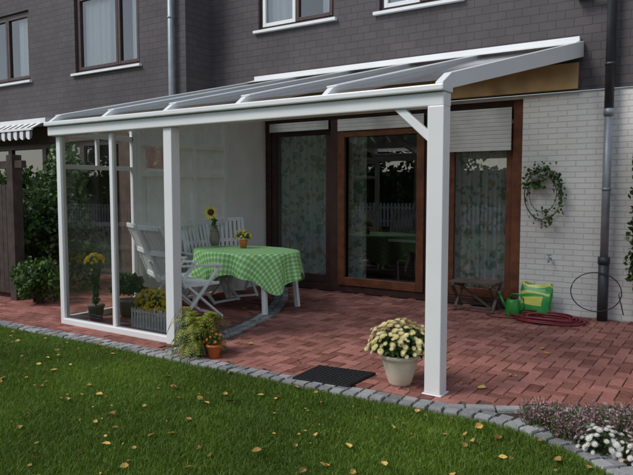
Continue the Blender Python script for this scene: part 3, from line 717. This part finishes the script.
mb.add(vs+[(x,y,.024) for x,y,z in vs],[(4,7,6,5),(0,1,5,4),(1,2,6,5),(2,3,7,6),(3,0,4,7)],rubber)
for i in range(14):
    for j in range(11):
        u_=(i+.7)/14.4;v_=(j+.7)/11.4
        p=Vector(vs[3])*(1-u_)*(1-v_)+Vector(vs[2])*u_*(1-v_)+Vector(vs[0])*(1-u_)*v_+Vector(vs[1])*u_*v_
        mb.box(p.x-.012,p.x+.012,p.y-.012,p.y+.012,.0245,.030,rubber)
mb.obj('doormat')
mb=MB()
for cx,cy,r in ((-1.02,4.17,.13),(-.80,4.22,.16),(-.60,4.35,.17),(-.38,4.45,.18),(-.82,4.02,.10),(-.1,4.6,.2),(.1,4.3,.2)):
    for i in range(300):
        a=random.uniform(0,6.28);q=math.sqrt(random.random())*r;h=random.uniform(.04,.14)
        p=Vector((cx+q*math.cos(a),cy+q*math.sin(a),0));tp=p+Vector((random.gauss(0,.025),random.gauss(0,.025),h))
        mb.bar(p,tp,.002,.002,stemm)
        for k in range(4): mb.leaf(p.lerp(tp,.55+.15*k),.018,heatherm if random.random()<.68 else leafg,wid=.6)
mb.obj('heather_plant')
mb=MB();dome(mb,(-.60,3.93,.02),.15,.12,70,.024,whpet,leafdk,350,cry,ls=.04,jit=.2);dome(mb,(-.33,3.86,.02),.14,.12,60,.024,whpet,leafdk,300,cry,ls=.04,jit=.2);mb.obj('white_chrysanthemum')
# ------------------------------------------------------------ shrubs
def shrub(name,c,rx,ry,rz_,n,ls,mat,mat2=None,clumps=22):
    mb=MB();cl=[]
    for i in range(clumps):
        d=Vector(rng.normal(size=3)).normalized();k=random.uniform(.35,.85)
        cl.append((Vector((c[0]+d.x*rx*k,c[1]+d.y*ry*k,c[2]+d.z*rz_*k)),random.uniform(.25,.45)))
    for p,_ in cl: mb.tube([(c[0]+random.gauss(0,.04),c[1]+random.gauss(0,.04),0),((c[0]+p.x)/2,(c[1]+p.y)/2,p.z*.5),p],.018,barkm,5,r2=.004)
    for i in range(n):
        p,r=cl[i%clumps];d=Vector(rng.normal(size=3)).normalized();k=random.uniform(.5,1.1)
        q=p+Vector((d.x*rx,d.y*ry,d.z*rz_))*r*k
        if q.z<.02: continue
        mb.leaf(q,ls,mat2 if (mat2 and random.random()<.3) else mat,nrm=d*.5,wid=.6)
    mb.obj(name)
shrub('shrub',(-8.35,5.75,1.1),.6,.6,1.1,7500,.085,leafdk,leafg,30)
shrub('shrub',(-9.3,5.9,1.0),.7,.6,1.1,6000,.09,leafdk,leafg,26)
shrub('shrub',(-10.6,6.1,.9),.7,.6,1.0,3500,.09,leafdk,leafg)
shrub('shrub',(-7.75,5.0,.30),.35,.35,.32,2200,.07,leafg,leafdk)
shrub('climbing_shrub',(-.72,7.76,1.2),.28,.2,1.3,5000,.07,leafdk,leafg,30)
mb=MB()
mb.box(-8.32,-8.18,4.95,5.09,0,1.98,woodfence)
mb.box(-9.9,-9.78,4.95,5.07,0,1.95,woodfence)
x=-9.78
while x<-8.34: mb.box(x,x+.10,4.99,5.015,.08,1.58+.02*math.sin(x*31),woodfence);x+=.105
mb.box(-9.8,-8.3,5.016,5.05,.3,.37,woodfence);mb.box(-9.8,-8.3,5.016,5.05,1.4,1.47,woodfence)
mb.box(-9.95,-8.0,4.975,5.045,1.80,1.90,woodfence)
mb.obj('wooden_fence',None,.004)
def added_hedge(name,x0,x1,y,h,n):
    mb=MB()
    mb.box(x0,x1,y-.35,y+.3,0,h-.15,leafdk)
    for i in range(n):
        x=random.uniform(x0,x1);z=random.uniform(0,h+.1*math.sin(x*2));mb.leaf((x,y+.33+random.random()*.15,z),.25,leafg if random.random()<.5 else leafdk,wid=.7)
    mb.obj(name)
added_hedge('added_hedge',-34,8,-7.5,2.4,10000)  # added behind the camera to block horizon glow in the glass
# white garden fence at the far end, seen mirrored in the doors
mb=MB();x=-22
while x<-2:
    mb.box(x,x+.09,-6.62,-6.60,.06,1.0,whitewood);x+=.16
mb.box(-22,-2,-6.66,-6.62,.25,.33,whitewood);mb.box(-22,-2,-6.66,-6.62,.78,.86,whitewood);mb.obj('white_picket_fence')
def tree(x,y,h,r,n):
    mb=MB();mb.tube([(x,y,0),(x+.1,y,h*.3),(x,y+.1,h*.7)],.16,barkm,8,r2=.05);cl=[]
    for i in range(20):
        d=Vector(rng.normal(size=3)).normalized();p=Vector((x,y,h*.6))+Vector((d.x*r,d.y*r,d.z*h*.36))*random.uniform(.4,.95);cl.append(p)
        mb.tube([(x,y,h*.35),p.lerp(Vector((x,y,h*.5)),.5),p],.04,barkm,5,r2=.008)
    for i in range(n):
        p=cl[i%20];d=Vector(rng.normal(size=3)).normalized();mb.leaf(p+d*r*.45*random.uniform(.3,1.1),.32,leafg if i%3 else leafdk,wid=.7)
    mb.obj('added_tree')
for tx,ty,th,tr_ in ((-6,-10,6.5,2.4),(-11,-10.5,6.5,2.6),(-15.5,-9.5,6,2.5),(-20,-10.5,7,2.8),(-25,-10,6.5,2.6),(-30,-11,7,2.8),(-1,-10,6,2.3),(4,-9.5,6,2)):
    tree(tx,ty,th,tr_,4000)  # unseen trees, added to keep the bright horizon out of window reflections
# ------------------------------------------------------------ light, world, camera
w=bpy.data.worlds.new("World");sc.world=w;w.use_nodes=True;nt=w.node_tree
bg=nt.nodes['Background'];sky=nt.nodes.new('ShaderNodeTexSky');sky.sky_type='NISHITA';sky.sun_disc=False
el=48;az=215
sky.sun_elevation=rad(el);sky.sun_rotation=rad(az);sky.air_density=1.0;sky.dust_density=.8;sky.ozone_density=1
hs=nt.nodes.new('ShaderNodeHueSaturation');hs.inputs['Saturation'].default_value=.6;hs.inputs['Value'].default_value=1.12
nt.links.new(sky.outputs[0],hs.inputs['Color']);nt.links.new(hs.outputs[0],bg.inputs[0]);bg.inputs[1].default_value=.15
sd=bpy.data.lights.new('sun','SUN');sd.energy=2.1;sd.angle=rad(20);sd.color=(1,.96,.90)
so=bpy.data.objects.new('sun',sd);sc.collection.objects.link(so)
dirv=Vector((math.sin(rad(az))*math.cos(rad(el)),math.cos(rad(az))*math.cos(rad(el)),math.sin(rad(el))))
so.rotation_euler=dirv.to_track_quat('Z','Y').to_euler();so.location=dirv*30
cam=bpy.data.cameras.new('camera');co=bpy.data.objects.new('camera',cam);sc.collection.objects.link(co);sc.camera=co
cam.sensor_width=36;cam.lens=640/633*36;cam.clip_end=500
co.location=(0,0,1.5);co.rotation_euler=(rad(90-4.2),0,rad(33.5))
sc.view_settings.view_transform='Standard';sc.view_settings.look='None';sc.view_settings.exposure=0
